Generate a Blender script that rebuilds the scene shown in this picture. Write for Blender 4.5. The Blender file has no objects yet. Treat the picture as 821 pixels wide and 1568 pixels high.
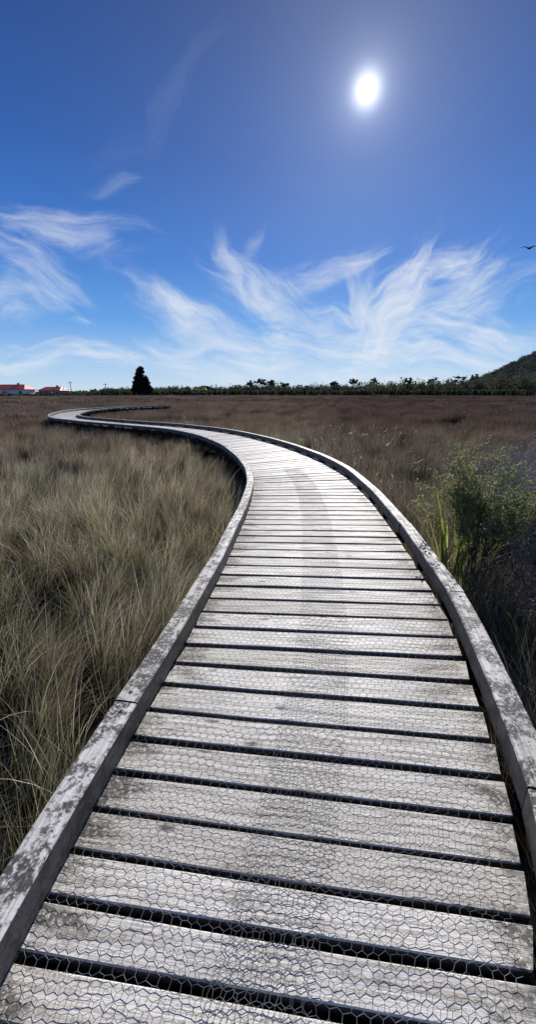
import bpy, math, random
import numpy as np
from mathutils import Vector
rng=np.random.default_rng(7); random.seed(7)
scene=bpy.context.scene
scene.view_settings.view_transform='Standard'; scene.view_settings.look='None'; scene.view_settings.exposure=0

# ------------------------------------------------------------------ helpers
def link(o,parent=None):
    scene.collection.objects.link(o)
    if parent: o.parent=parent
    return o
def mk_mesh(name,verts,faces,uv=None,uv2=None,mat=None,smooth=False):
    verts=np.asarray(verts,dtype=np.float32).reshape(-1,3)
    me=bpy.data.meshes.new(name)
    if isinstance(faces,np.ndarray):
        k=faces.shape[1]; n=len(faces)
        me.vertices.add(len(verts)); me.vertices.foreach_set('co',verts.ravel())
        me.loops.add(n*k); me.loops.foreach_set('vertex_index',faces.astype(np.int32).ravel())
        me.polygons.add(n); me.polygons.foreach_set('loop_start',np.arange(0,n*k,k,dtype=np.int32))
        me.polygons.foreach_set('loop_total',np.full(n,k,dtype=np.int32))
        me.update(calc_edges=True)
    else:
        me.from_pydata([tuple(v) for v in verts.tolist()],[],faces)
    for nm,u in (('UVMap',uv),('UV2',uv2)):
        if u is not None:
            l=me.uv_layers.new(name=nm); l.data.foreach_set('uv',np.asarray(u,dtype=np.float32).ravel())
    me.validate()
    if mat: me.materials.append(mat)
    me.polygons.foreach_set('use_smooth',[bool(smooth)]*len(me.polygons)); me.update()
    return me
def mk_obj(name,me,parent=None,loc=(0,0,0)):
    o=bpy.data.objects.new(name,me); o.location=loc
    return link(o,parent)
def empty(name,loc=(0,0,0)):
    o=bpy.data.objects.new(name,None); o.location=loc; return link(o)
class NT:
    def __init__(s,tree): s.t=tree; s.n=tree.nodes; s.l=tree.links
    def new(s,ty,**k):
        n=s.n.new(ty)
        for a,b in k.items(): setattr(n,a,b)
        return n
    def put(s,sock,v):
        if isinstance(v,bpy.types.NodeSocket): s.l.new(v,sock)
        else:
            try: sock.default_value=v
            except Exception: sock.default_value=(v,v,v)
    def m(s,op,a,b=0.0,c=0.0,clamp=False):
        n=s.new('ShaderNodeMath',operation=op); n.use_clamp=clamp
        s.put(n.inputs[0],a); s.put(n.inputs[1],b); s.put(n.inputs[2],c); return n.outputs[0]
    def ss(s,v,a,b,to0=0.0,to1=1.0):
        n=s.new('ShaderNodeMapRange'); n.interpolation_type='SMOOTHSTEP'
        s.put(n.inputs[0],v); s.put(n.inputs[1],a); s.put(n.inputs[2],b); s.put(n.inputs[3],to0); s.put(n.inputs[4],to1)
        return n.outputs[0]
    def noise(s,vec,scale,detail=4,rough=.55,dist=0.0):
        n=s.new('ShaderNodeTexNoise'); s.l.new(vec,n.inputs['Vector'])
        n.inputs['Scale'].default_value=scale; n.inputs['Detail'].default_value=detail
        n.inputs['Roughness'].default_value=rough; n.inputs['Distortion'].default_value=dist
        return n.outputs[0]
    def comb(s,x,y,z=0.0):
        n=s.new('ShaderNodeCombineXYZ'); s.put(n.inputs[0],x); s.put(n.inputs[1],y); s.put(n.inputs[2],z); return n.outputs[0]
    def sep(s,v):
        n=s.new('ShaderNodeSeparateXYZ'); s.l.new(v,n.inputs[0]); return n.outputs
    def mix(s,f,a,b,blend='MIX'):
        n=s.new('ShaderNodeMix',data_type='RGBA',blend_type=blend)
        def c(sock,v):
            if isinstance(v,bpy.types.NodeSocket): s.l.new(v,sock)
            else: sock.default_value=(v[0],v[1],v[2],1)
        s.put(n.inputs[0],f); c(n.inputs[6],a); c(n.inputs[7],b); return n.outputs[2]
    def vm(s,op,a,b):
        n=s.new('ShaderNodeVectorMath',operation=op)
        s.put(n.inputs[0],a); s.put(n.inputs[1],b); return n
    def uv(s,name):
        n=s.new('ShaderNodeUVMap'); n.uv_map=name; return n.outputs[0]
def mat_new(name):
    m=bpy.data.materials.new(name); m.use_nodes=True; t=NT(m.node_tree)
    b=m.node_tree.nodes['Principled BSDF']; out=m.node_tree.nodes['Material Output']
    return m,t,b,out
def bump(t,b,h,strength,dist):
    n=t.new('ShaderNodeBump'); n.inputs['Strength'].default_value=strength; n.inputs['Distance'].default_value=dist
    t.l.new(h,n.inputs['Height']); t.l.new(n.outputs[0],b.inputs['Normal'])

# ------------------------------------------------------------------ materials
def mat_simple(name,col,rough=.7,var=.25,scale=3.0,metal=0.0,spec=.5):
    m,t,b,o=mat_new(name)
    g=t.new('ShaderNodeNewGeometry').outputs['Position']
    n=t.noise(g,scale,5,.6)
    c=t.mix(t.ss(n,.3,.7),[x*(1-var) for x in col],[x*(1+var) for x in col])
    t.l.new(c,b.inputs['Base Color']); b.inputs['Roughness'].default_value=rough; b.inputs['Metallic'].default_value=metal
    b.inputs['Specular IOR Level'].default_value=spec
    return m
def mat_wood(name,rail=False):
    m,t,b,o=mat_new(name)
    u1=t.uv('UVMap'); u2=t.uv('UV2'); s1=t.sep(u1); s2=t.sep(u2)
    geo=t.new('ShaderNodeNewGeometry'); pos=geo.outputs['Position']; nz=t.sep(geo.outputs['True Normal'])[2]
    grain=t.noise(t.comb(t.m('MULTIPLY',s1[0],2.2),t.m('MULTIPLY',s1[1],70.0),s2[1]),1.0,6,.65,.3)
    fine=t.noise(t.comb(t.m('MULTIPLY',s1[0],9.0),t.m('MULTIPLY',s1[1],260.0),s2[1]),1.0,3,.6)
    blot=t.noise(t.comb(t.m('MULTIPLY',s1[0],2.6),t.m('MULTIPLY',s1[1],7.0),s2[1]),1.0,6,.7,.4)
    speck=t.noise(pos,60.0,4,.7)
    light=(.86,.83,.77) if not rail else (.84,.82,.78)
    midc=(.50,.46,.40) if not rail else (.42,.40,.36)
    c=t.mix(t.ss(grain,.34,.57),midc,light)
    c=t.mix(t.m('MULTIPLY',t.ss(s2[1],.35,.98),.62),c,t.mix(.5,c,(.36,.31,.23)))
    c=t.mix(t.m('MULTIPLY',t.ss(fine,.50,.70),.50),c,(.15,.13,.105))
    if not rail:
        e=t.m('ABSOLUTE',t.m('SUBTRACT',s2[0],.5))
        em=t.m('ADD',e,t.m('MULTIPLY',t.m('SUBTRACT',blot,.5),.8))
        em=t.ss(em,.37,.54)
        sp=t.m('MULTIPLY',em,t.ss(speck,.35,.52))
        c=t.mix(t.m('MULTIPLY',sp,.92),c,(.035,.033,.030))
        c=t.mix(t.m('MULTIPLY',t.ss(blot,.54,.73),.55),c,(.18,.16,.13))
        c=t.mix(t.m('MULTIPLY',t.ss(t.noise(pos,1.3,4,.6),.50,.68),.22),c,(.22,.20,.17))
        c=t.mix(t.m('MULTIPLY',t.ss(speck,.58,.67),.6),c,(.08,.075,.07))
        v=t.new('ShaderNodeTexVoronoi'); v.inputs['Scale'].default_value=1.0
        t.l.new(t.comb(t.m('MULTIPLY',s1[0],3.0),t.m('MULTIPLY',s1[1],7.0),s2[1]),v.inputs['Vector'])
        c=t.mix(t.ss(v.outputs[0],.15,.04,0,.85),c,(.08,.065,.05))
    else:
        bl2=t.noise(pos,9.0,6,.72,.3)
        msk=t.m('MULTIPLY',t.ss(bl2,.45,.56),t.ss(speck,.36,.50))
        c=t.mix(t.m('MULTIPLY',msk,.93),c,(.025,.023,.021))
        c=t.mix(t.m('MULTIPLY',t.ss(t.noise(pos,24.0,4,.7),.55,.63),.8),c,(.03,.03,.03))
    # shade painted into the steep side faces so the gaps look black
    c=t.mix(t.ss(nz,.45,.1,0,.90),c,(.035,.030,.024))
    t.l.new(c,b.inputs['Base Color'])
    t.l.new(t.ss(grain,.3,.7,.72,.50),b.inputs['Roughness'])
    b.inputs['Specular IOR Level'].default_value=.5
    h=t.m('ADD',t.m('ADD',t.m('MULTIPLY',grain,.5),t.m('MULTIPLY',fine,.3)),t.m('MULTIPLY',speck,.5))
    bump(t,b,h,.7,.005)
    return m
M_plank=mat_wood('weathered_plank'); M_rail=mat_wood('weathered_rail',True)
M_dark=mat_simple('old_timber',(.025,.021,.017),.95,.25,3,0,.1)
M_wire=mat_simple('galvanised_wire',(.24,.24,.235),.65,.5,8,metal=.3)
M_bolt=mat_simple('zinc_bolt',(.42,.41,.40),.55,.2,20,metal=.7)

def mat_grass():
    m,t,b,o=mat_new('rush_blades')
    s=t.sep(t.uv('UVMap')); pos=t.new('ShaderNodeNewGeometry').outputs['Position']; ps=t.sep(pos)
    rnd=t.new('ShaderNodeObjectInfo').outputs['Random']
    n1=t.noise(pos,.35,3,.6); n2=t.noise(pos,1.3,2,.6); n3=t.noise(pos,.10,3,.6)
    dist=t.vm('LENGTH',pos,(0,0,0)).outputs['Value']
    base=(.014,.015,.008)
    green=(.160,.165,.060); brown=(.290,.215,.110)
    body=t.mix(t.ss(n2,.40,.60),green,brown)
    body=t.mix(t.ss(dist,4.0,14.0),body,t.mix(t.ss(n1,.38,.62),(.260,.170,.100),(.145,.130,.065)))
    farc=t.mix(t.ss(n1,.35,.65),(.135,.085,.064),(.090,.064,.050))
    farc=t.mix(t.ss(n3,.45,.62),farc,(.120,.100,.062))
    body=t.mix(t.ss(dist,11.0,50.0),body,farc)
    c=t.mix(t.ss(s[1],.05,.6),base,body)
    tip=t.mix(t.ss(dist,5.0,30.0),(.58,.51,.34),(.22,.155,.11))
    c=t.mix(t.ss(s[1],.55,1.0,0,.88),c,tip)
    straw=t.mix(t.ss(dist,5.0,30.0),(.80,.73,.56),(.29,.21,.155))
    c=t.mix(t.m('MULTIPLY',t.ss(s[0],.72,.80),t.ss(s[1],.15,.6,0,.95)),c,straw)
    # reed colour darkens towards the eastern side
    east=t.ss(t.m('DIVIDE',ps[0],t.m('ADD',ps[1],3.0)),.0,.26)
    c=t.mix(t.m('MULTIPLY',east,.62),c,t.mix(1.0,c,(.42,.34,.34),'MULTIPLY'))
    br=t.m('ADD',.45,t.m('MULTIPLY',rnd,1.10))
    sc=t.vm('SCALE',c,(0,0,0)); t.l.new(br,sc.inputs['Scale']); c=sc.outputs[0]
    t.l.new(c,b.inputs['Base Color']); b.inputs['Roughness'].default_value=.38; b.inputs['Specular IOR Level'].default_value=.6
    tr=t.new('ShaderNodeBsdfTranslucent'); t.l.new(c,tr.inputs[0])
    mx=t.new('ShaderNodeMixShader'); mx.inputs[0].default_value=.40
    t.l.new(b.outputs[0],mx.inputs[1]); t.l.new(tr.outputs[0],mx.inputs[2]); t.l.new(mx.outputs[0],o.inputs[0])
    return m
M_grass=mat_grass()
def mat_leaf(name,c1,c2,scale=1.0,trans=.3,spec=.3,rough=.6):
    m,t,b,o=mat_new(name)
    pos=t.new('ShaderNodeNewGeometry').outputs['Position']; s=t.sep(t.uv('UVMap'))
    c=t.mix(t.ss(t.noise(pos,scale,3,.6),.35,.65),c1,c2)
    sc=t.vm('SCALE',c,(0,0,0)); t.l.new(t.m('ADD',.55,t.m('MULTIPLY',s[0],.9)),sc.inputs['Scale']); c=sc.outputs[0]
    t.l.new(c,b.inputs['Base Color']); b.inputs['Roughness'].default_value=rough; b.inputs['Specular IOR Level'].default_value=spec
    tr=t.new('ShaderNodeBsdfTranslucent'); t.l.new(c,tr.inputs[0])
    mx=t.new('ShaderNodeMixShader'); mx.inputs[0].default_value=trans
    t.l.new(b.outputs[0],mx.inputs[1]); t.l.new(tr.outputs[0],mx.inputs[2]); t.l.new(mx.outputs[0],o.inputs[0])
    return m
M_bush=mat_leaf('scrub_leaves',(.065,.075,.045),(.120,.128,.075),.06,.3,.1,.9)
M_pine=mat_leaf('pine_needles',(.014,.026,.018),(.026,.040,.026),.4,.1,.1,.9)
M_hill=mat_leaf('forest_leaves',(.095,.125,.110),(.135,.160,.130),.03,.2,.0,1.0)
M_flax=mat_leaf('flax_leaves',(.20,.25,.06),(.30,.31,.10),3,.45,.5,.4)
M_shrub=mat_leaf('shrub_leaves',(.21,.235,.09),(.33,.33,.16),6,.45)
M_scrubnear=mat_leaf('dark_scrub_leaves',(.045,.05,.028),(.10,.10,.06),6,.3)
M_straw=mat_simple('dry_straw',(.55,.48,.33),.5,.3,5)
M_twig=mat_simple('grey_twigs',(.27,.26,.26),.7,.4,12)
M_bark=mat_simple('bark',(.07,.055,.045),.9)

# ------------------------------------------------------------------ boardwalk layout (metres)
RL=[(-.79,-1.10),(-.785,-.60),(-.780,-.20),(-.775,.15),(-.765,.43),(-.755,.57),(-.746,.700),(-.735,.830),(-.722,.967),(-.702,1.109),(-.680,1.268),(-.655,1.434),(-.622,1.620),(-.586,1.812),(-.554,1.99),(-.531,2.17),(-.512,2.36),(-.493,2.57),(-.465,2.78),(-.44,2.99),(-.415,3.2),(-.392,3.40)]
RR=[(.20,-1.25),(.32,-.78),(.42,-.38),(.53,-.02),(.60,.28),(.64,.41),(.688,.528),(.748,.640),(.822,.765),(.895,.905),(.965,1.065),(1.020,1.235),(1.070,1.42),(1.120,1.625),(1.172,1.83),(1.225,2.03),(1.275,2.24),(1.318,2.46),(1.345,2.68),(1.37,2.89),(1.39,3.10),(1.405,3.31)]
CL=[(-.392,3.40),(-.337,4.2),(-.27,5.0),(-.235,5.9),(-.26,6.9),(-.40,8.0),(-.80,9.8),(-1.5,11.9),(-2.72,14.45),(-4.5,16.7),(-7.1,18.7),(-10.1,21.0),(-13.0,23.8),(-15.3,28.0),(-16.7,33.0),(-16.6,38.0),(-15.0,42.5),(-12.0,46.5)]
CR=[(1.405,3.31),(1.49,4.14),(1.545,5.0),(1.575,5.9),(1.56,7.2),(1.37,8.75),(.78,10.9),(-.10,13.1),(-1.5,15.65),(-3.6,18.1),(-6.3,20.2),(-9.1,22.4),(-11.9,25.0),(-13.7,28.6),(-15.0,33.2),(-14.9,37.6),(-13.4,41.6),(-10.9,45.1)]
def cr(P,n=40):
    P=np.array(P,float); P=np.vstack([2*P[0]-P[1],P,2*P[-1]-P[-2]]); out=[]
    for i in range(1,len(P)-2):
        for k in range(n):
            t=k/n; a,b,c,d=P[i-1],P[i],P[i+1],P[i+2]
            out.append(.5*((2*b)+(-a+c)*t+(2*a-5*b+4*c-d)*t*t+(-a+3*b-3*c+d)*t**3))
    out.append(P[-2]); return np.array(out)
dl,dr=cr(CL),cr(CR); mid=(dl+dr)/2
arc=np.r_[0,np.cumsum(np.linalg.norm(np.diff(mid,axis=0),axis=1))]
ss=np.arange(.205,arc[-1],.205)
Lp=np.vstack([np.array(RL),np.c_[np.interp(ss,arc,dl[:,0]),np.interp(ss,arc,dl[:,1])]])
Rp=np.vstack([np.array(RR),np.c_[np.interp(ss,arc,dr[:,0]),np.interp(ss,arc,dr[:,1])]])
def refill(P,k=4,n=10):
    head=np.array([[np.interp(t,range(k+1),P[:k+1,0]),np.interp(t,range(k+1),P[:k+1,1])] for t in np.linspace(0,k,n)[:-1]])
    return np.vstack([head,P[k:]])
Lp,Rp=refill(Lp),refill(Rp)
for _ in range(4):
    for P in (Lp,Rp): P[1:-1]=.25*P[:-2]+.5*P[1:-1]+.25*P[2:]
NP=len(Lp)-1
idx=np.arange(NP+1)
def edge(P,s): return np.stack([np.interp(s,idx,P[:,0]),np.interp(s,idx,P[:,1])],-1)
def PT(s,u):
    s=np.asarray(s,float); u=np.asarray(u,float)[...,None]
    return edge(Lp,s)*(1-u)+edge(Rp,s)*u

walk=empty('boardwalk')
V=[];F=[];U1=[];U2=[]
for i in range(NP):
    g=.076+rng.uniform(-.020,.022)
    a0,a1=PT(i+g,-.010+rng.uniform(-.008,.008)),PT(i+g,1.006+rng.uniform(-.006,.006))
    b0,b1=PT(i+1-g,-.010+rng.uniform(-.008,.008)),PT(i+1-g,1.006+rng.uniform(-.006,.006))
    rnd=rng.random(); off=rng.uniform(0,50); oy=rng.uniform(0,50); z0=rng.uniform(-.004,.002); tl=rng.uniform(-.003,.003)
    base=len(V); d=np.linalg.norm(b0-a0); c=.004
    prof=[(0,-.045),(0,-c),(c/d,0),(1-c/d,0),(1,-c),(1,-.045)]
    W=[0,.33,.66,1.0]
    warp=[rng.uniform(-.002,.002) for _ in W]; wob=[rng.uniform(-.0035,.0035) for _ in W]
    td=(b0-a0)/d
    for wi,w in enumerate(W):
        p0=a0*(1-w)+a1*w+td*wob[wi]; p1=b0*(1-w)+b1*w+td*wob[(wi+2)%4]
        for (q,z) in prof:
            p=p0*(1-q)+p1*q; V.append((p[0],p[1],z+z0+tl*(q-.5)+warp[wi]))
    acc=[0,.04,.05,.05+d,.06+d,.10+d]; width=1.7
    for wi in range(3):
        for k in range(6):
            k2=(k+1)%6
            F.append((base+wi*6+k,base+wi*6+k2,base+(wi+1)*6+k2,base+(wi+1)*6+k))
            for (ww,kk) in ((wi,k),(wi,k2),(wi+1,k2),(wi+1,k)):
                U1+= [off+W[ww]*width,oy+acc[kk]]; U2+=[W[ww],rnd]
    for wi in (0,3):
        F.append(tuple(base+wi*6+k for k in ([0,1,2,3] if wi else [3,2,1,0])));
        for k in ([0,1,2,3] if wi else [3,2,1,0]): U1+=[off+W[wi]*width,oy+acc[k]]; U2+=[W[wi],rnd]
        F.append(tuple(base+wi*6+k for k in ([0,3,4,5] if wi else [5,4,3,0])))
        for k in ([0,3,4,5] if wi else [5,4,3,0]): U1+=[off+W[wi]*width,oy+acc[k]]; U2+=[W[wi],rnd]
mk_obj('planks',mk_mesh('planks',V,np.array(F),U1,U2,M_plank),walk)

def prism_along(path,profile_n,profile_z,nrm,V,F,U1,U2,seed):
    base=len(V); K=len(profile_n); n=len(path)
    al=np.r_[0,np.cumsum(np.linalg.norm(np.diff(path,axis=0),axis=1))]
    ar=np.r_[0,np.cumsum(np.hypot(np.diff(profile_n+[profile_n[0]]),np.diff(profile_z+[profile_z[0]])))]
    for i in range(n):
        for k in range(K):
            p=path[i]+nrm[i]*profile_n[k]; V.append((p[0],p[1],profile_z[k]))
    for i in range(n-1):
        for k in range(K):
            k2=(k+1)%K
            F.append((base+i*K+k,base+i*K+k2,base+(i+1)*K+k2,base+(i+1)*K+k))
            for (ii,kk,aa) in ((i,k,ar[k]),(i,k2,ar[k+1]),(i+1,k2,ar[k+1]),(i+1,k,ar[k])):
                U1+=[al[ii]+seed*7.3,aa+seed*3.1]; U2+=[.5,seed%1]
    F.append(tuple(base+k for k in range(K))); F.append(tuple(base+(n-1)*K+k for k in reversed(range(K))))
    for _ in range(2*K): U1+=[seed,seed]; U2+=[.5,seed%1]
rails={'kerb_rail_left':(Lp,-1,.004,.115),'kerb_rail_right':(Rp,1,.040,.125)}
RZ0,RZ1=.018,.145
bolts=[]
for nm,(P,sg,off0,RW) in rails.items():
    V=[];F=[];U1=[];U2=[]; BV=[];BF=[];B1=[];B2=[]
    s=0.0; seedi=0
    starts=[]
    while s<NP-1:
        L=8.2 if s<60 else 9.0
        e=min(NP,s+L) if sg<0 else min(NP,s+L-.6)
        starts.append((s,e)); s=e
    for (s0,e0) in starts:
        q=np.linspace(s0,e0,9); pts=edge(P,q)
        if s0<60:
            ch=pts[0][None]*(1-np.linspace(0,1,9))[:,None]+pts[-1][None]*np.linspace(0,1,9)[:,None]
            pts=pts*.6+ch*.4
        tg=np.gradient(pts,axis=0); tg/=np.linalg.norm(tg,axis=1)[:,None]
        nr=np.stack([tg[:,1],-tg[:,0]],1)*sg
        pts=pts.copy(); pts[0]+=tg[0]*.002; pts[-1]-=tg[-1]*.002
        jit=off0+rng.uniform(-.004,.004); zj=rng.uniform(-.005,.005); c=.007
        pn=[0,0,c,RW-c,RW,RW]; pz=[RZ0,RZ1-c,RZ1,RZ1,RZ1-c,RZ0]
        pn=[x+jit for x in pn]; pz=[z+zj for z in pz]
        if sg<0: pn=pn[::-1]; pz=pz[::-1]
        seedi+=1
        prism_along(pts,pn,pz,nr,V,F,U1,U2,seedi*1.37+rng.random())
        for fr in (.04,.5,.96):
            j=fr*8; k=int(j); w=j-k; k1=min(8,k+1)
            c0=pts[k]*(1-w)+pts[k1]*w; tt=tg[k]; nn=nr[k]
            if s0<70 and fr!=.5: bolts.append((c0+nn*(jit+RW*.5+rng.uniform(-.012,.012)),RZ1+zj))
            pth=np.array([c0-tt*.06,c0+tt*.06]); n2=np.array([nn,nn])
            pn2=[.014+jit,.014+jit,RW-.012+jit,RW-.012+jit]; pz2=[-.05,RZ0+zj+.003,RZ0+zj+.003,-.05]
            if sg<0: pn2=pn2[::-1]; pz2=pz2[::-1]
            prism_along(pth,pn2,pz2,n2,BV,BF,B1,B2,seedi)
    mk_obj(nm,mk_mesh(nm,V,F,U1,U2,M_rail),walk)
    mk_obj(nm+'_blocks',mk_mesh(nm+'_blocks',BV,BF,B1,B2,M_dark),walk)
V=[];F=[]
def disc(c,z0,z1,r0,r1,n=12):
    b=len(V)
    for (r,z) in ((r0,z0),(r0,z1-.0015),(r1,z1)):
        for k in range(n):
            a=2*math.pi*k/n; V.append((c[0]+r*math.cos(a),c[1]+r*math.sin(a),z))
    for j in range(2):
        for k in range(n): F.append((b+j*n+k,b+j*n+(k+1)%n,b+(j+1)*n+(k+1)%n,b+(j+1)*n+k))
    F.append(tuple(b+2*n+k for k in range(n)))
for (c,z) in bolts:
    disc(c,z-.002,z+.003,.014,.012); disc(c,z+.002,z+.008,.007,.005,6)
mk_obj('bolts',mk_mesh('bolts',V,F,mat=M_bolt),walk)
V=[];F=[];U1=[];U2=[]
for u in (.03,.5,.97):
    q=np.arange(0,NP,1.0); pts=PT(q,np.full(len(q),u)); tg=np.gradient(pts,axis=0); tg/=np.linalg.norm(tg,axis=1)[:,None]
    nr=np.stack([tg[:,1],-tg[:,0]],1)
    prism_along(pts,[-.04,-.04,.04,.04],[-.22,-.052,-.052,-.22],nr,V,F,U1,U2,u)
for i in range(2,NP,9):
    for u in (.04,.96):
        c=PT(i,u); b=len(V)
        for z in (-1.0,-.05):
            for k in range(8):
                a=k*math.pi/4; V.append((c[0]+.07*math.cos(a),c[1]+.07*math.sin(a),z))
        for k in range(8):
            F.append((b+k,b+(k+1)%8,b+8+(k+1)%8,b+8+k)); U1+=[0]*8; U2+=[0]*8
mk_obj('bearers_and_piles',mk_mesh('bearers',V,F,U1,U2,M_dark),walk)
# chicken wire: hexagonal netting in two overlapping rolls
def netting(u0,u1,z,sa,sb,seed,skew):
    r=np.random.default_rng(seed)
    px=.039; W=1.68; ncol=int((u1-u0)*W/px); rowh=.19
    nrow=int((sb-sa)/rowh); segs=[]; jit={}
    def vtx(i,j):
        key=(i,j)
        if key not in jit:
            up=((i+j)%2)
            s=sa+j*rowh+(rowh*.30 if up else 0)+r.uniform(-.022,.022)+.06*math.sin(i*.21+j*.05+seed)
            u=u0+(i*px*.5+r.uniform(-.0035,.0035))/W+skew*math.sin(s*.13+seed)+.003*math.sin(s*1.7+i*.3)
            jit[key]=(s,u,z+r.uniform(0,.003)+.0015*math.sin(s*5+u*40))
        return jit[key]
    for j in range(nrow):
        for i in range(2*ncol):
            segs.append((vtx(i,j),vtx(i+1,j)))
            if (i+j)%2==1: segs.append((vtx(i,j),vtx(i,j+1)))
    return segs
segs=netting(.0,.615,.0025,8,50,3,.004)+netting(.40,1.0,.005,8,50,5,.005)
A=np.array(segs)
XY=PT(A[...,0],A[...,1]); P3=np.concatenate([XY,A[...,2:3]],-1)
a=P3[:,0];b=P3[:,1]; d=b-a; d/=np.linalg.norm(d,axis=1)[:,None]
side=np.stack([d[:,1],-d[:,0],0*d[:,0]],1); side/=np.linalg.norm(side,axis=1)[:,None]
rw=.00075
up=np.array([0,0,1.0])*rw
ring=[side*rw-up*.5,-side*rw-up*.5,np.broadcast_to(up,side.shape)]
vv=np.stack([a+ring[0],a+ring[1],a+ring[2],b+ring[0],b+ring[1],b+ring[2]],1)
n=len(vv); bs=(np.arange(n)*6)[:,None]
ff=np.concatenate([bs+np.array([[0,1,4,3]]),bs+np.array([[1,2,5,4]]),bs+np.array([[2,0,3,5]])],0)
mk_obj('chicken_wire',mk_mesh('chicken_wire',vv.reshape(-1,3),ff,mat=M_wire),walk)

# ------------------------------------------------------------------ ground
def ground_mat():
    m,t,b,o=mat_new('marsh_ground')
    pos=t.new('ShaderNodeNewGeometry').outputs['Position']
    dist=t.vm('LENGTH',pos,(0,0,0)).outputs['Value']
    sp=t.sep(pos)
    n=t.noise(pos,.8,6,.65); n2=t.noise(t.comb(t.m('MULTIPLY',sp[0],.02),t.m('MULTIPLY',sp[1],.05),0.0),1.0,5,.6)
    near=t.mix(n,(.010,.009,.006),(.025,.020,.013))
    far=t.mix(t.ss(n2,.35,.65),(.070,.052,.044),(.105,.080,.060))
    t.l.new(t.mix(t.ss(dist,40,110),near,far),b.inputs['Base Color']); b.inputs['Roughness'].default_value=1.0
    b.inputs['Specular IOR Level'].default_value=0.0
    return m
rr=[0,1,2,3,5,8,12,18,26,36,50,70,95,120,150,180,220,270,340,450,600,900,1500,3000]
NA=96; V=[];F=[]
for r in rr[1:]:
    z=-.75+.55*min(1,max(0,(r-45)/90))
    for k in range(NA):
        a=2*math.pi*k/NA; V.append((r*math.sin(a),r*math.cos(a),z+ (random.uniform(-.03,.03) if r<60 else 0)))
V.append((0,0,-.75)); ci=len(V)-1
for k in range(NA): F.append((ci,(k+1)%NA,k))
for j in range(len(rr)-2):
    for k in range(NA): F.append((j*NA+k,j*NA+(k+1)%NA,(j+1)*NA+(k+1)%NA,(j+1)*NA+k))
mk_obj('ground',mk_mesh('ground',V,F,mat=ground_mat(),smooth=True))

# ------------------------------------------------------------------ marsh grass
def blades(n,r,h0,h1,w,segs,lean,bias=(0,0),seed=0):
    g=np.random.default_rng(seed)
    ang=g.uniform(0,2*np.pi,n); rad=r*np.sqrt(g.random(n))
    bx,by=rad*np.cos(ang),rad*np.sin(ang)
    h=g.uniform(h0,h1,n); la=g.uniform(0,2*np.pi,n); lm=np.abs(g.normal(0,lean,n))+.04
    lx=lm*np.cos(la)+bias[0]*g.uniform(.3,1.6,n); ly=lm*np.sin(la)+bias[1]*g.uniform(.3,1.6,n)
    if r<.3: lx+=bx/r*lean*.5; ly+=by/r*lean*.5
    wa=g.uniform(0,np.pi,n); ww=w*g.uniform(.6,1.3,n)
    droop=g.uniform(.0,.35,n)
    t=np.linspace(0,1,segs+1)[None,:]
    px=bx[:,None]+h[:,None]*lx[:,None]*(t*.35+.65*t**2.2); py=by[:,None]+h[:,None]*ly[:,None]*(t*.35+.65*t**2.2)
    L=np.hypot(lx,ly)[:,None]
    pz=h[:,None]*(t-(.22+droop[:,None])*np.minimum(L,1.2)*t**2.6)
    wd=ww[:,None]*(1-.88*t**1.5)*.5
    P=np.stack([px,py,pz],-1)
    D=np.stack([np.cos(wa),np.sin(wa),0*wa],-1)[:,None,:]
    v=np.stack([P-D*wd[...,None],P+D*wd[...,None]],2)
    vi=np.arange(n*(segs+1)*2).reshape(n,segs+1,2)
    f=np.stack([vi[:,:-1,0],vi[:,:-1,1],vi[:,1:,1],vi[:,1:,0]],-1).reshape(-1,4)
    u=np.broadcast_to(g.random(n)[:,None,None],(n,segs,4)); tt=np.linspace(0,1,segs+1)
    vvv=np.broadcast_to(np.stack([tt[:-1],tt[:-1],tt[1:],tt[1:]],-1)[None],(n,segs,4))
    uv=np.stack([u,vvv],-1).reshape(-1,2)
    return v.reshape(-1,3),f,uv
coll=bpy.data.collections.new('grass_tufts')
specs=[]
for k in range(5): specs.append(dict(n=80,r=.12,h0=.50,h1=1.02,w=.0044,segs=5,lean=.26,bias=(.40,-.06)))
for k in range(4): specs.append(dict(n=120,r=.32,h0=.48,h1=.90,w=.007,segs=3,lean=.24,bias=(.26,-.03)))
for k in range(3): specs.append(dict(n=190,r=1.0,h0=.46,h1=.84,w=.020,segs=2,lean=.2,bias=(.15,0)))
for k in range(3): specs.append(dict(n=150,r=2.4,h0=.30,h1=.64,w=.07,segs=1,lean=.2,bias=(.1,0)))
for i,sp in enumerate(specs):
    v,f,uv=blades(seed=100+i,**sp)
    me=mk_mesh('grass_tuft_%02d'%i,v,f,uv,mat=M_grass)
    coll.objects.link(bpy.data.objects.new('grass_tuft_%02d'%i,me))
midp=PT(np.arange(0,NP,1.0),np.full(NP,.5)); hw=np.linalg.norm(edge(Rp,np.arange(0,NP,1.0))-edge(Lp,np.arange(0,NP,1.0)),axis=1)/2
def walkdist(p):
    out=np.empty(len(p))
    for i in range(0,len(p),4000):
        d=np.linalg.norm(p[i:i+4000,None,:]-midp[None],axis=2)-hw[None]; out[i:i+4000]=d.min(1)
    return out
def scatter(r0,r1,dens,half):
    n=int(half*2*.5*(r1**2-r0**2)*dens)
    r=np.sqrt(rng.uniform(r0*r0,r1*r1,n)); a=rng.uniform(-half,half,n)
    return np.stack([r*np.sin(a),r*np.cos(a)],1)
P=[];S=[];I=[]
def add(p,lo,hi,s0,s1):
    wave=.5+.5*np.sin(p[:,0]*1.9+1.3*np.sin(p[:,1]*1.1))*np.sin(p[:,1]*1.6+p[:,0]*.5)
    P.append(p); S.append(rng.uniform(s0,s1,len(p))*(.88+.16*wave)); I.append(rng.integers(lo,hi,len(p)))
p=scatter(.25,8.5,19,1.1); d=walkdist(p); add(p[d>.24],0,5,.68,1.06)
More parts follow.
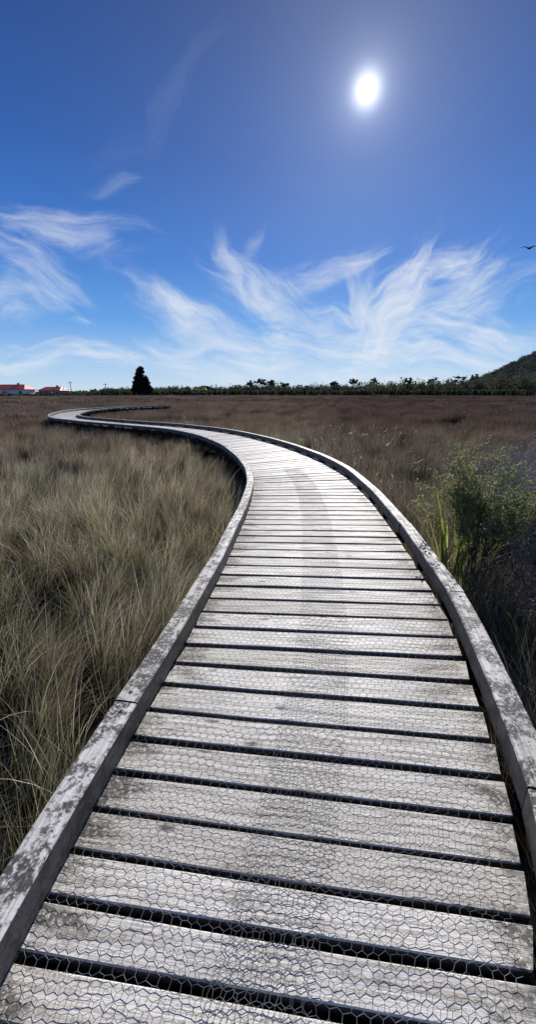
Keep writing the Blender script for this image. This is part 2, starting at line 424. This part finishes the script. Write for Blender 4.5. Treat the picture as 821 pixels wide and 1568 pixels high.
p=scatter(8,26,4.6,.85); d=walkdist(p); add(p[d>.45],5,9,.80,1.03)
p=scatter(26,55,4,.75); d=walkdist(p); add(p[(d>.45)&(d<1.8)],5,9,.8,.95)
p=scatter(25,75,.65,.78); d=walkdist(p); add(p[d>1.3],9,12,.80,1.05)
p=scatter(72,170,.09,.78); d=walkdist(p); add(p[d>3],12,15,.8,1.15)
P=np.vstack(P);S=np.concatenate(S);I=np.concatenate(I)
gr=np.hypot(P[:,0],P[:,1]); gz=-.76+.55*np.clip((gr-45)/90,0,1)
gz=np.where((gr>45)&(I<12),gz-.1,gz)
me=bpy.data.meshes.new('marsh_grass'); me.vertices.add(len(P)); me.vertices.foreach_set('co',np.c_[P,gz].astype(np.float32).ravel())
at=me.attributes.new('sc','FLOAT','POINT'); at.data.foreach_set('value',S.astype(np.float32))
at=me.attributes.new('pick','INT','POINT'); at.data.foreach_set('value',I.astype(np.int32))
comb_dir=.5+1.1*np.sin(P[:,0]*.55+.8*np.sin(P[:,1]*.6))+.7*np.sin(P[:,1]*.8+1.0+P[:,0]*.3)
rot=np.c_[rng.normal(0,.06,len(P)),rng.normal(0,.06,len(P)),np.where(I<9,comb_dir+rng.normal(0,.45,len(P)),rng.uniform(0,6.28,len(P)))]
at=me.attributes.new('rot','FLOAT_VECTOR','POINT'); at.data.foreach_set('vector',rot.astype(np.float32).ravel())
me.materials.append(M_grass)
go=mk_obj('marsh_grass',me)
ng=bpy.data.node_groups.new('grass_scatter','GeometryNodeTree')
ng.interface.new_socket('Geometry',in_out='INPUT',socket_type='NodeSocketGeometry')
ng.interface.new_socket('Geometry',in_out='OUTPUT',socket_type='NodeSocketGeometry')
gi=ng.nodes.new('NodeGroupInput'); gout=ng.nodes.new('NodeGroupOutput')
iop=ng.nodes.new('GeometryNodeInstanceOnPoints'); ci_=ng.nodes.new('GeometryNodeCollectionInfo')
ci_.inputs['Collection'].default_value=coll; ci_.inputs['Separate Children'].default_value=True; ci_.inputs['Reset Children'].default_value=True
def attr(nm,ty):
    n=ng.nodes.new('GeometryNodeInputNamedAttribute'); n.data_type=ty; n.inputs[0].default_value=nm; return n.outputs[0]
ng.links.new(gi.outputs[0],iop.inputs['Points']); ng.links.new(ci_.outputs[0],iop.inputs['Instance'])
iop.inputs['Pick Instance'].default_value=True
ng.links.new(attr('pick','INT'),iop.inputs['Instance Index'])
ng.links.new(attr('rot','FLOAT_VECTOR'),iop.inputs['Rotation']); ng.links.new(attr('sc','FLOAT'),iop.inputs['Scale'])
ng.links.new(iop.outputs[0],gout.inputs[0])
go.modifiers.new('scatter','NODES').node_group=ng
# dry bent stalks and weeds beside the kerbs
DV=[];DF=[];DU=[];nb=0
for (x,y,n_,h_,ln_,sd_) in [(-1.15,1.55,9,1.05,.55,1),(-1.0,.75,20,.90,.35,2),(-1.6,2.2,10,1.1,.5,3),(-1.05,2.9,9,1.0,.5,4),(1.55,2.6,10,1.05,.4,5),(-2.3,3.2,10,1.15,.4,6),(1.9,4.9,10,1.1,.4,7),(-1.3,1.1,9,1.0,.5,8)]:
    v,f,uv=blades(n_,.12,h_*.75,h_,.0050,8,ln_,seed=sd_+50)
    v=v+np.array([x,y,-.74]); DV.append(v); DF.append(f+nb); DU.append(uv); nb+=len(v)
mk_obj('dry_grass_stalks',mk_mesh('dry_grass_stalks',np.vstack(DV),np.vstack(DF),np.vstack(DU),mat=M_straw))

# ------------------------------------------------------------------ leaf clumps
def clumps(C,R,n,size,seed=0,shell=.5):
    g=np.random.default_rng(seed); C=np.asarray(C,float); R=np.asarray(R,float); N=len(C)
    d=g.normal(size=(N,n,3)); d/=np.linalg.norm(d,axis=2)[...,None]
    r=(shell+(1-shell)*g.random((N,n,1)))*g.uniform(.75,1.12,(N,n,1))
    P=(C[:,None]+d*r*R[:,None]).reshape(-1,3)
    sz=(size*g.uniform(.5,1.4,len(P)))
    a=g.normal(size=P.shape); a/=np.linalg.norm(a,axis=1)[:,None]
    b=np.cross(a,g.normal(size=P.shape)); b/=np.linalg.norm(b,axis=1)[:,None]
    s=sz[:,None]
    v=np.stack([P-a*s*.5,P-b*s*.3,P+a*s*.5,P+b*s*.3],1)
    f=np.arange(len(P)*4).reshape(-1,4)
    cr_=np.repeat(g.random(N),n)*.6+.4*g.random(N*n)
    uv=np.stack([np.repeat(cr_,4),np.zeros(len(P)*4)],-1)
    return v.reshape(-1,3),f,uv
prof_t=[-.85,-.62,-.52,-.46,-.40,-.30,-.22,-.10,-.06,.03,.06,.14,.2,.26,.30,.36,.42,.47,.52,.6,.9]
prof_h=[3.0,2.4,2.0,2.8,4.2,5.0,5.2,5.8,6.8,7.2,5.8,6.6,6.4,8.2,7.8,8.8,8.8,10.5,12,14,15]
C=[];R=[]
for k in range(2700):
    t=rng.uniform(-.9,.9); Y=rng.uniform(188,262)
    h=np.interp(t,prof_t,prof_h)*rng.choice([.5,.65,.8,.92,1.0,1.12],p=[.18,.20,.24,.20,.13,.05])
    if t<-.42 and Y<215: h=min(h,1.9)
    if Y<207: h=min(h,3.0)
    if abs(t+.171)<.025 and Y<214: h=min(h,2.0)
    w=rng.uniform(.5,1.0)*max(1.5,h*.45)
    C.append((t*Y,Y,-.3+h*.45)); R.append((w,w,h*.55))
for k in range(70):
    t=rng.uniform(-.72,-.44); Y=rng.uniform(158,167); h=rng.uniform(.7,1.5)
    C.append((t*Y,Y,-.3+h*.45)); R.append((h,h,h*.5))
v,f,uv=clumps(C,R,75,1.0,11,.35)
mk_obj('distant_scrub',mk_mesh('distant_scrub',v,f,uv,mat=M_bush))

def tree(name,loc,H,crown,trunk_r,leafmat,n_leaf,leaf,seed,limbs=9):
    e=empty(name,loc); V=[];F=[]
    def tube(p0,p1,r0,r1):
        b=len(V); p0=Vector(p0);p1=Vector(p1); d=(p1-p0).normalized(); a=d.orthogonal().normalized(); c=d.cross(a)
        for p,r in ((p0,r0),(p1,r1)):
            for k in range(7):
                q=p+(a*math.cos(k*.8976)+c*math.sin(k*.8976))*r; V.append(tuple(q))
        for k in range(7): F.append((b+k,b+(k+1)%7,b+7+(k+1)%7,b+7+k))
    tube((0,0,-.5),(0.1,0,H*.5),trunk_r,trunk_r*.6); tube((.1,0,H*.5),(0,0,H*.93),trunk_r*.6,trunk_r*.15)
    for c,r in crown[:limbs]:
        tube((0.05,0,max(.8,c[2]-1.2*abs(c[0])*.5-.8)),c,trunk_r*.35,trunk_r*.08)
    mk_obj(name+'_trunk',mk_mesh(name+'_trunk',V,F,mat=M_bark),e)
    v,f,uv=clumps([c for c,r in crown],[r for c,r in crown],n_leaf,leaf,seed,.35)
    mk_obj(name+'_crown',mk_mesh(name+'_crown',v,f,uv,mat=leafmat),e)
    return e
g=np.random.default_rng(5); crown=[]
for k in range(150):
    z=12.3*(1-math.sqrt(g.uniform(0.0,.86))) +1.2
    z=min(z,12.2); wmax=.5+4.6*(1-(z/13.0)**1.8)
    a=g.uniform(0,6.28); rr_=wmax*math.sqrt(g.uniform(.05,1))*.85
    crown.append(((rr_*math.cos(a),rr_*math.sin(a),z),(g.uniform(.8,1.5),g.uniform(.8,1.5),g.uniform(.6,1.1))))
tree('pine_tree',(-58.4,187,-.4),13.2,crown,.35,M_pine,110,.6,21)
def umb(seed,H,W):
    g=np.random.default_rng(seed); c=[]
    for k in range(14):
        a=g.uniform(0,6.28); r=W*math.sqrt(g.random())*.85
        c.append(((r*math.cos(a),r*math.sin(a),H*g.uniform(.70,.97)),(g.uniform(.6,1.2),g.uniform(.6,1.2),g.uniform(.35,.8))))
    return c
for i,(x,y,H,W) in enumerate([(-9,215,7.4,2.8),(-3.5,212,8.2,3.2),(2.0,216,7.8,2.8),(9,220,6.8,2.4),(45,214,8.4,2.4),(63,240,9.6,2.8),(92,228,9.4,3.0),(36,220,7.2,2.2),(-33,216,5.0,2.2),(105,222,10.0,3.2),(114,226,11.4,3.4),(76,220,9.0,2.5)]):
    tree('tree',(x,y,-.3),H,umb(40+i,H,W),.16,M_bush,70,.6,60+i)

# forested hill on the right
def hill_z(x,y):
    d1=((x-440)/122)**2+((y-520)/150)**2
    d2=((x-330)/75)**2+((y-490)/100)**2
    return 74*math.exp(-d1*1.0)+15*math.exp(-d2)-5
V=[];F=[];nx,ny=120,60
for j in range(ny+1):
    for i in range(nx+1):
        x=180+590*i/nx; y=330+400*j/ny
        V.append((x,y,hill_z(x,y)+1.0*math.sin(x*.21+y*.1)*math.cos(y*.17)))
for j in range(ny):
    for i in range(nx):
        a=j*(nx+1)+i; F.append((a,a+1,a+nx+2,a+nx+1))
hl=empty('hill'); mk_obj('hill_slope',mk_mesh('hill_slope',V,F,mat=mat_simple('hill_soil',(.07,.09,.07),1,.3,.1,0,0),smooth=True),hl)
C=[];R=[]
while len(C)<4200:
    x=rng.uniform(220,560); y=rng.uniform(380,545); z=hill_z(x,y)
    if z<0: continue
    s=rng.uniform(1.8,4.2); C.append((x,y,z+s*.6)); R.append((s,s,s*rng.uniform(.7,1.15)))
v,f,uv=clumps(C,R,60,1.5,31,.6)
mk_obj('hill_forest',mk_mesh('hill_forest',v,f,uv,mat=M_hill),hl)

# ------------------------------------------------------------------ houses and poles
M_wall=mat_simple('cream_weatherboard',(.80,.78,.74),.6,.05,1); M_red=mat_simple('red_iron_roof',(.55,.08,.05),.45,.15,.6)
M_wall2=mat_simple('brick_wall',(.32,.20,.16),.8,.15,2)
M_yel=mat_simple('ochre_roof',(.66,.44,.09),.9,.1,1,0,.1); M_glass=mat_simple('window_glass',(.03,.04,.05),.1,.1,1); M_white=mat_simple('white_trim',(.8,.8,.78),.5,.04,1)
def box(name,x0,x1,y0,y1,z0,z1,mat,par):
    V=[(x,y,z) for z in (z0,z1) for y in (y0,y1) for x in (x0,x1)]
    F=[(0,2,3,1),(4,5,7,6),(0,1,5,4),(2,6,7,3),(0,4,6,2),(1,3,7,5)]
    return mk_obj(name,mk_mesh(name,V,F,mat=mat),par)
def house(name,loc,w,d,hw_,hr,wall,roof,nwin,rot=0):
    e=empty(name,loc); e.rotation_euler[2]=rot
    box('walls',-w/2,w/2,-d/2,d/2,-.5,hw_,wall,e)
    o=.5; V=[(-w/2-o,-d/2-o,hw_-.05),(w/2+o,-d/2-o,hw_-.05),(w/2+o,d/2+o,hw_-.05),(-w/2-o,d/2+o,hw_-.05),(-w/2+w*.13,0,hw_+hr),(w/2-w*.13,0,hw_+hr),
       (-w/2-o,-d/2-o,hw_-.2),(w/2+o,-d/2-o,hw_-.2),(w/2+o,d/2+o,hw_-.2),(-w/2-o,d/2+o,hw_-.2)]
    F=[(0,1,5,4),(2,3,4,5),(1,2,5),(3,0,4),(6,7,1,0),(7,8,2,1),(8,9,3,2),(9,6,0,3),(9,8,7,6)]
    mk_obj('roof',mk_mesh('roof',V,F,mat=roof),e)
    for i in range(nwin):
        cx=-w/2+w*(i+.5)/nwin
        if i==nwin//2:
            box('door',cx-.5,cx+.5,-d/2-.04,-d/2+.02,0,2.05,M_white,e)
        else:
            box('window_frame',cx-.8,cx+.8,-d/2-.05,-d/2+.02,.9,2.2,M_white,e)
            box('window_%d'%i,cx-.7,cx+.7,-d/2-.08,-d/2-.02,1.0,2.1,M_glass,e)
    box('chimney',w*.15,w*.15+.7,-.35,.35,hw_+hr*.4,hw_+hr+.6,M_wall2,e)
    return e
house('cream_house',(-108.5,172,-.2),13.5,8,2.9,1.9,M_wall,M_red,4)
house('brick_house',(-93.5,176,-.3),9.5,7,2.5,1.5,M_wall2,M_red,4,-.1)
house('yellow_roofed_shed',(-36.0,212,0.2),7,5,2.3,1.6,M_wall2,M_yel,3)
def pole(name,x,y,h):
    e=empty(name,(x,y,-.5)); V=[];F=[]
    for z,r in ((0,.18),(h,.12)):
        for k in range(8): V.append((r*math.cos(k*math.pi/4),r*math.sin(k*math.pi/4),z))
    for k in range(8): F.append((k,(k+1)%8,8+(k+1)%8,8+k))
    F.append(tuple(range(8,16)))
    mk_obj('post',mk_mesh('post',V,F,mat=M_twig),e); box('crossarm',-1.0,1.0,-.13,-.05,h-.8,h-.62,M_twig,e)
    for q in (-.9,-.4,.4,.9): box('insulator',q-.05,q+.05,-.14,-.04,h-.615,h-.45,M_white,e)
pole('power_pole',-88,180,6.6); pole('power_pole',-80.5,200,6.2)

# ------------------------------------------------------------------ foreground plants
def flax(name,loc,n,h,w,seed,lean=.35):
    v,f,uv=blades(n,.10,h*.6,h,w,7,lean,seed=seed)
    mk_obj(name,mk_mesh(name,v,f,uv,mat=M_flax),None,loc)
flax('flax_plant',(2.08,3.95,-.7),30,1.46,.042,3,.17)
flax('flax_plant',(2.12,2.6,-.75),20,.95,.032,4,.3)
flax('flax_plant',(1.98,3.35,-.75),16,1.02,.028,14,.25)
flax('flax_plant',(3.0,4.9,-.75),22,1.15,.03,6,.3)
def shrub(name,loc,H,W,ntw,nleaf,leaf,seed,tw_mat,leafmat,tr=.004,spread=.55):
    g=np.random.default_rng(seed); V=[];F=[];tips=[]
    def tube(p0,p1,r0,r1):
        b=len(V); d=(p1-p0).normalized(); a=d.orthogonal().normalized(); c=d.cross(a)
        for p,r in ((p0,r0),(p1,r1)):
            for k in range(4): V.append(tuple(p+(a*math.cos(k*1.57)+c*math.sin(k*1.57))*r))
        for k in range(4): F.append((b+k,b+(k+1)%4,b+4+(k+1)%4,b+4+k))
    def grow(p,d,l,r,dep):
        for s in range(3):
            q=p+d*l/3; tube(p,q,r,r*.85); p=q; r*=.85
            d=(d+Vector(g.normal(0,.14,3))).normalized()
            if dep>0 and s>0:
                for _ in range(2):
                    d2=(d+Vector(g.normal(0,spread,3))); d2.z=abs(d2.z)*.7+.15
                    grow(p,d2.normalized(),l*.6,r*.7,dep-1)
            tips.append(tuple(p))
    for k in range(ntw):
        a=g.uniform(0,6.28); rr2=g.uniform(.1,1)*W/H
        grow(Vector((g.normal(0,.05),g.normal(0,.05),0)),Vector((math.cos(a)*rr2,math.sin(a)*rr2,1)).normalized(),H*g.uniform(.45,.62),tr*2.5,3)
    e=empty(name,loc); mk_obj(name+'_stems',mk_mesh(name+'_stems',V,F,mat=tw_mat),e)
    if nleaf:
        T=np.array(tips); T=T[T[:,2]>H*.3]
        v,f,uv=clumps(T,np.full((len(T),3),leaf*1.8),nleaf,leaf,seed,.1)
        mk_obj(name+'_leaves',mk_mesh(name+'_leaves',v,f,uv,mat=leafmat),e)
shrub('leafy_shrub',(2.34,4.05,-.72),1.42,.12,11,9,.023,8,M_bark,M_shrub,.004,.28)
shrub('twiggy_shrub',(3.7,5.8,-.72),1.6,.7,17,0,.016,9,M_twig,M_shrub)
shrub('twiggy_shrub',(2.85,3.3,-.75),1.15,.6,13,3,.018,10,M_twig,M_scrubnear)
shrub('twiggy_shrub',(2.55,2.5,-.75),1.05,.5,10,3,.016,15,M_twig,M_scrubnear)
shrub('twiggy_shrub',(3.1,4.3,-.75),1.25,.6,12,3,.018,16,M_twig,M_scrubnear)
shrub('twiggy_shrub',(4.7,6.6,-.72),1.6,.9,16,0,.016,12,M_twig,M_scrubnear)
# ------------------------------------------------------------------ bird
def bird(loc):
    e=empty('bird',loc)
    me=bpy.data.meshes.new('bird_body')
    pts=[(-.30,0,0),(-.16,0,.01),(0,0,.0),(.14,0,.02),(.22,0,.05),(.28,0,.045),(-.42,.0,.0)]
    me.from_pydata(pts,[(6,0),(0,1),(1,2),(2,3),(3,4),(4,5)],[])
    o=mk_obj('bird_body',me,e); sk=o.modifiers.new('s','SKIN')
    for i,r in enumerate([.03,.06,.085,.065,.045,.012,.02]): me.skin_vertices[0].data[i].radius=(r,r*.8)
    me.skin_vertices[0].data[2].use_root=True
    o.modifiers.new('d','SUBSURF').levels=2; m=mat_simple('brown_feathers',(.06,.05,.04),.7); me.materials.append(m)
    for sg in (-1,1):
        V=[(.10,.03*sg,.03),(-.10,.03*sg,.02),(.14,.30*sg,.14),(-.08,.30*sg,.11),(.06,.56*sg,.16),(-.07,.50*sg,.13),(-.10,.78*sg,.10)]
        F=[(0,2,3,1),(2,4,5,3),(4,6,5)]
        w=mk_obj('bird_wing',mk_mesh('bird_wing',V,F,mat=m),e); sm=w.modifiers.new('t','SOLIDIFY'); sm.thickness=.015
    t=mk_obj('bird_tail',mk_mesh('bird_tail',[(-.36,-.02,0),(-.36,.02,0),(-.56,.08,0),(-.58,0,0),(-.56,-.08,0)],[(0,1,2,3,4)],mat=m),e); t.modifiers.new('t','SOLIDIFY').thickness=.012
    e.rotation_euler=(math.radians(12),math.radians(8),math.radians(25)); e.scale=(.8,.8,.8)
bird((17.0,29.0,10.5))

# ------------------------------------------------------------------ light and sky
sd=Vector((.258,1.282,.750)).normalized()
el=math.asin(sd.z); az=math.atan2(sd.x,sd.y)
sl=bpy.data.lights.new('sun','SUN'); sl.energy=5.0; sl.angle=math.radians(.53); sl.color=(1,.95,.88)
so=bpy.data.objects.new('sun',sl); so.rotation_euler=sd.to_track_quat('Z','Y').to_euler(); link(so)
w=bpy.data.worlds.new('World'); scene.world=w; w.use_nodes=True; t=NT(w.node_tree)
bg=w.node_tree.nodes['Background']; bg.inputs['Strength'].default_value=.10
sky=t.new('ShaderNodeTexSky'); sky.sky_type='NISHITA'; sky.sun_disc=False; sky.sun_elevation=el; sky.sun_rotation=az
sky.air_density=1.0; sky.dust_density=.2; sky.ozone_density=2.0; sky.altitude=0
tc=t.new('ShaderNodeTexCoord').outputs['Generated']
dirn=t.vm('NORMALIZE',tc,(0,0,0)).outputs[0]; dx,dy,dz=t.sep(dirn)
yy=t.m('MAXIMUM',dy,.05); sx=t.m('DIVIDE',dx,yy); sz=t.m('DIVIDE',dz,yy)
front=t.ss(dy,.15,.35)
q=t.comb(sx,sz,0.0)
w1=t.new('ShaderNodeTexNoise'); t.l.new(q,w1.inputs['Vector']); w1.inputs['Scale'].default_value=4.2; w1.inputs['Detail'].default_value=3; w1.inputs['Roughness'].default_value=.42
wv=t.vm('SUBTRACT',w1.outputs['Color'],(.5,.5,.5)).outputs[0]; wx,wz,_=t.sep(wv)
sxw=t.m('ADD',sx,t.m('MULTIPLY',wx,.20)); szw=t.m('ADD',sz,t.m('MULTIPLY',wz,.14))
U=.00150
CLD=[(-.437,.330,85,26,-5,.75),(-.557,.269,95,36,-28,.7),(-.591,.21,85,28,-5,.6),(-.339,.419,40,14,20,.3),(-.179,.592,85,18,55,.07),(-.30,.50,60,26,20,.04),
(-.185,.1686,120,22,-28,.95),(-.016,.205,85,40,-28,.9),(-.094,.2717,50,15,-68,.8),(.133,.2527,80,20,20,.8),(.107,.1547,95,26,-5,.75),
(.2896,.1823,100,36,55,1.0),(.385,.269,90,22,20,.9),(.4374,.2163,120,38,20,.85),(.448,.1433,170,26,-5,.95),(.235,.0974,160,28,-5,.9),(.227,.203,60,20,-68,.85),
(-.027,.3177,38,10,55,.4),(-.432,.1588,30,8,-5,.6),(-.502,.1047,135,14,-5,.7),(-.587,.0726,95,13,-5,.75),(-.2446,.0946,55,10,-28,.65),(-.142,.1047,80,20,-5,.8),
(-.0164,.109,80,22,-5,.8),(-.3555,.0873,55,12,-5,.65),(.3137,.243,60,24,55,.95),(.063,.045,450,22,-5,.85),(.50,.075,160,20,-5,.8)]
fibs={}
def fibre(an):
    if an not in fibs:
        r=math.radians(an); ca,sa=math.cos(r),math.sin(r)
        p_=t.m('ADD',t.m('MULTIPLY',sxw,ca),t.m('MULTIPLY',szw,sa)); q_=t.m('SUBTRACT',t.m('MULTIPLY',szw,ca),t.m('MULTIPLY',sxw,sa))
        fibs[an]=(p_,q_,t.m('MULTIPLY',t.m('SUBTRACT',t.noise(t.comb(t.m('MULTIPLY',p_,6.5),t.m('MULTIPLY',q_,28.0),an*.1),1.0,5,.64,0.3),.5),1.55))
    return fibs[an]
tot=None
for i,(cx,cz,hl_,hw_,an,a) in enumerate(CLD):
    p_,q_,fb=fibre(an); r=math.radians(an); ca,sa=math.cos(r),math.sin(r)
    pc=cx*ca+cz*sa; qc=cz*ca-cx*sa
    pn=t.m('MULTIPLY',t.m('SUBTRACT',p_,pc),1/(hl_*U)); qn=t.m('MULTIPLY',t.m('SUBTRACT',q_,qc),1/(hw_*U))
    r2=t.m('ADD',t.m('MULTIPLY',pn,pn),t.m('MULTIPLY',qn,qn))
    ga=t.m('EXPONENT',t.m('MULTIPLY',r2,-.9))
    dn=t.m('MULTIPLY',t.ss(t.m('ADD',t.m('MULTIPLY',ga,.64),fb),.06,1.12),a)
    dn=t.m('MULTIPLY',dn,t.ss(ga,.01,.5))
    tot=dn if tot is None else t.m('SUBTRACT',t.m('ADD',tot,dn),t.m('MULTIPLY',tot,dn))
tot=t.m('MULTIPLY',t.m('MULTIPLY',tot,front),.92)
rp=t.new('ShaderNodeValToRGB'); t.l.new(t.m('MAXIMUM',dz,0.0),rp.inputs[0])
stops=[(0,(.54,.70,.86)),(.06,(.34,.56,.86)),(.15,(.11,.34,.78)),(.27,(.042,.19,.62)),(.42,(.020,.105,.41)),(.60,(.009,.050,.23)),(.80,(.005,.026,.12)),(1,(.005,.024,.11))]
cr2=rp.color_ramp
for i,(p_,c_) in enumerate(stops):
    e_=cr2.elements[i] if i<2 else cr2.elements.new(p_)
    if i<2: e_.position=p_ if i==0 else stops[1][0]
    e_.color=(c_[0],c_[1],c_[2],1)
rs=t.vm('SCALE',rp.outputs[0],(0,0,0)); rs.inputs['Scale'].default_value=10.0
col=t.mix(.92,sky.outputs[0],rs.outputs[0])
dot=t.vm('DOT_PRODUCT',dirn,tuple(sd)).outputs['Value']; dot=t.m('MAXIMUM',dot,0.0)
def addglow(col,val,tint):
    s=t.vm('SCALE',tint,(0,0,0)); t.l.new(val,s.inputs['Scale'])
    return t.vm('ADD',col,s.outputs[0]).outputs[0]
col=addglow(col,t.m('MULTIPLY',t.m('POWER',dot,12.0),.62),(.9,.97,1.05))
col=addglow(col,t.m('MULTIPLY',t.m('POWER',dot,90.0),.8),(.85,.93,1.0))
col=addglow(col,t.m('MULTIPLY',t.m('POWER',dot,700.0),2.0),(.9,.95,1.0))
col=addglow(col,t.m('MULTIPLY',t.m('POWER',dot,4500.0),12.0),(.97,.98,1.0))
col=t.mix(tot,col,(7.9,8.4,9.0))
col=addglow(col,t.ss(dot,math.cos(math.radians(1.0)),math.cos(math.radians(.35)),0,30),(1,1,.98))
t.l.new(col,bg.inputs['Color'])
# ------------------------------------------------------------------ camera
cam=bpy.data.cameras.new('camera'); co=bpy.data.objects.new('camera',cam); link(co)
cam.sensor_fit='VERTICAL'; cam.sensor_height=24; cam.lens=24*589/1568; cam.clip_end=5000; cam.clip_start=.05
co.location=(0,0,1.6); co.rotation_euler=(math.radians(90-17.35),0,0)
scene.camera=co
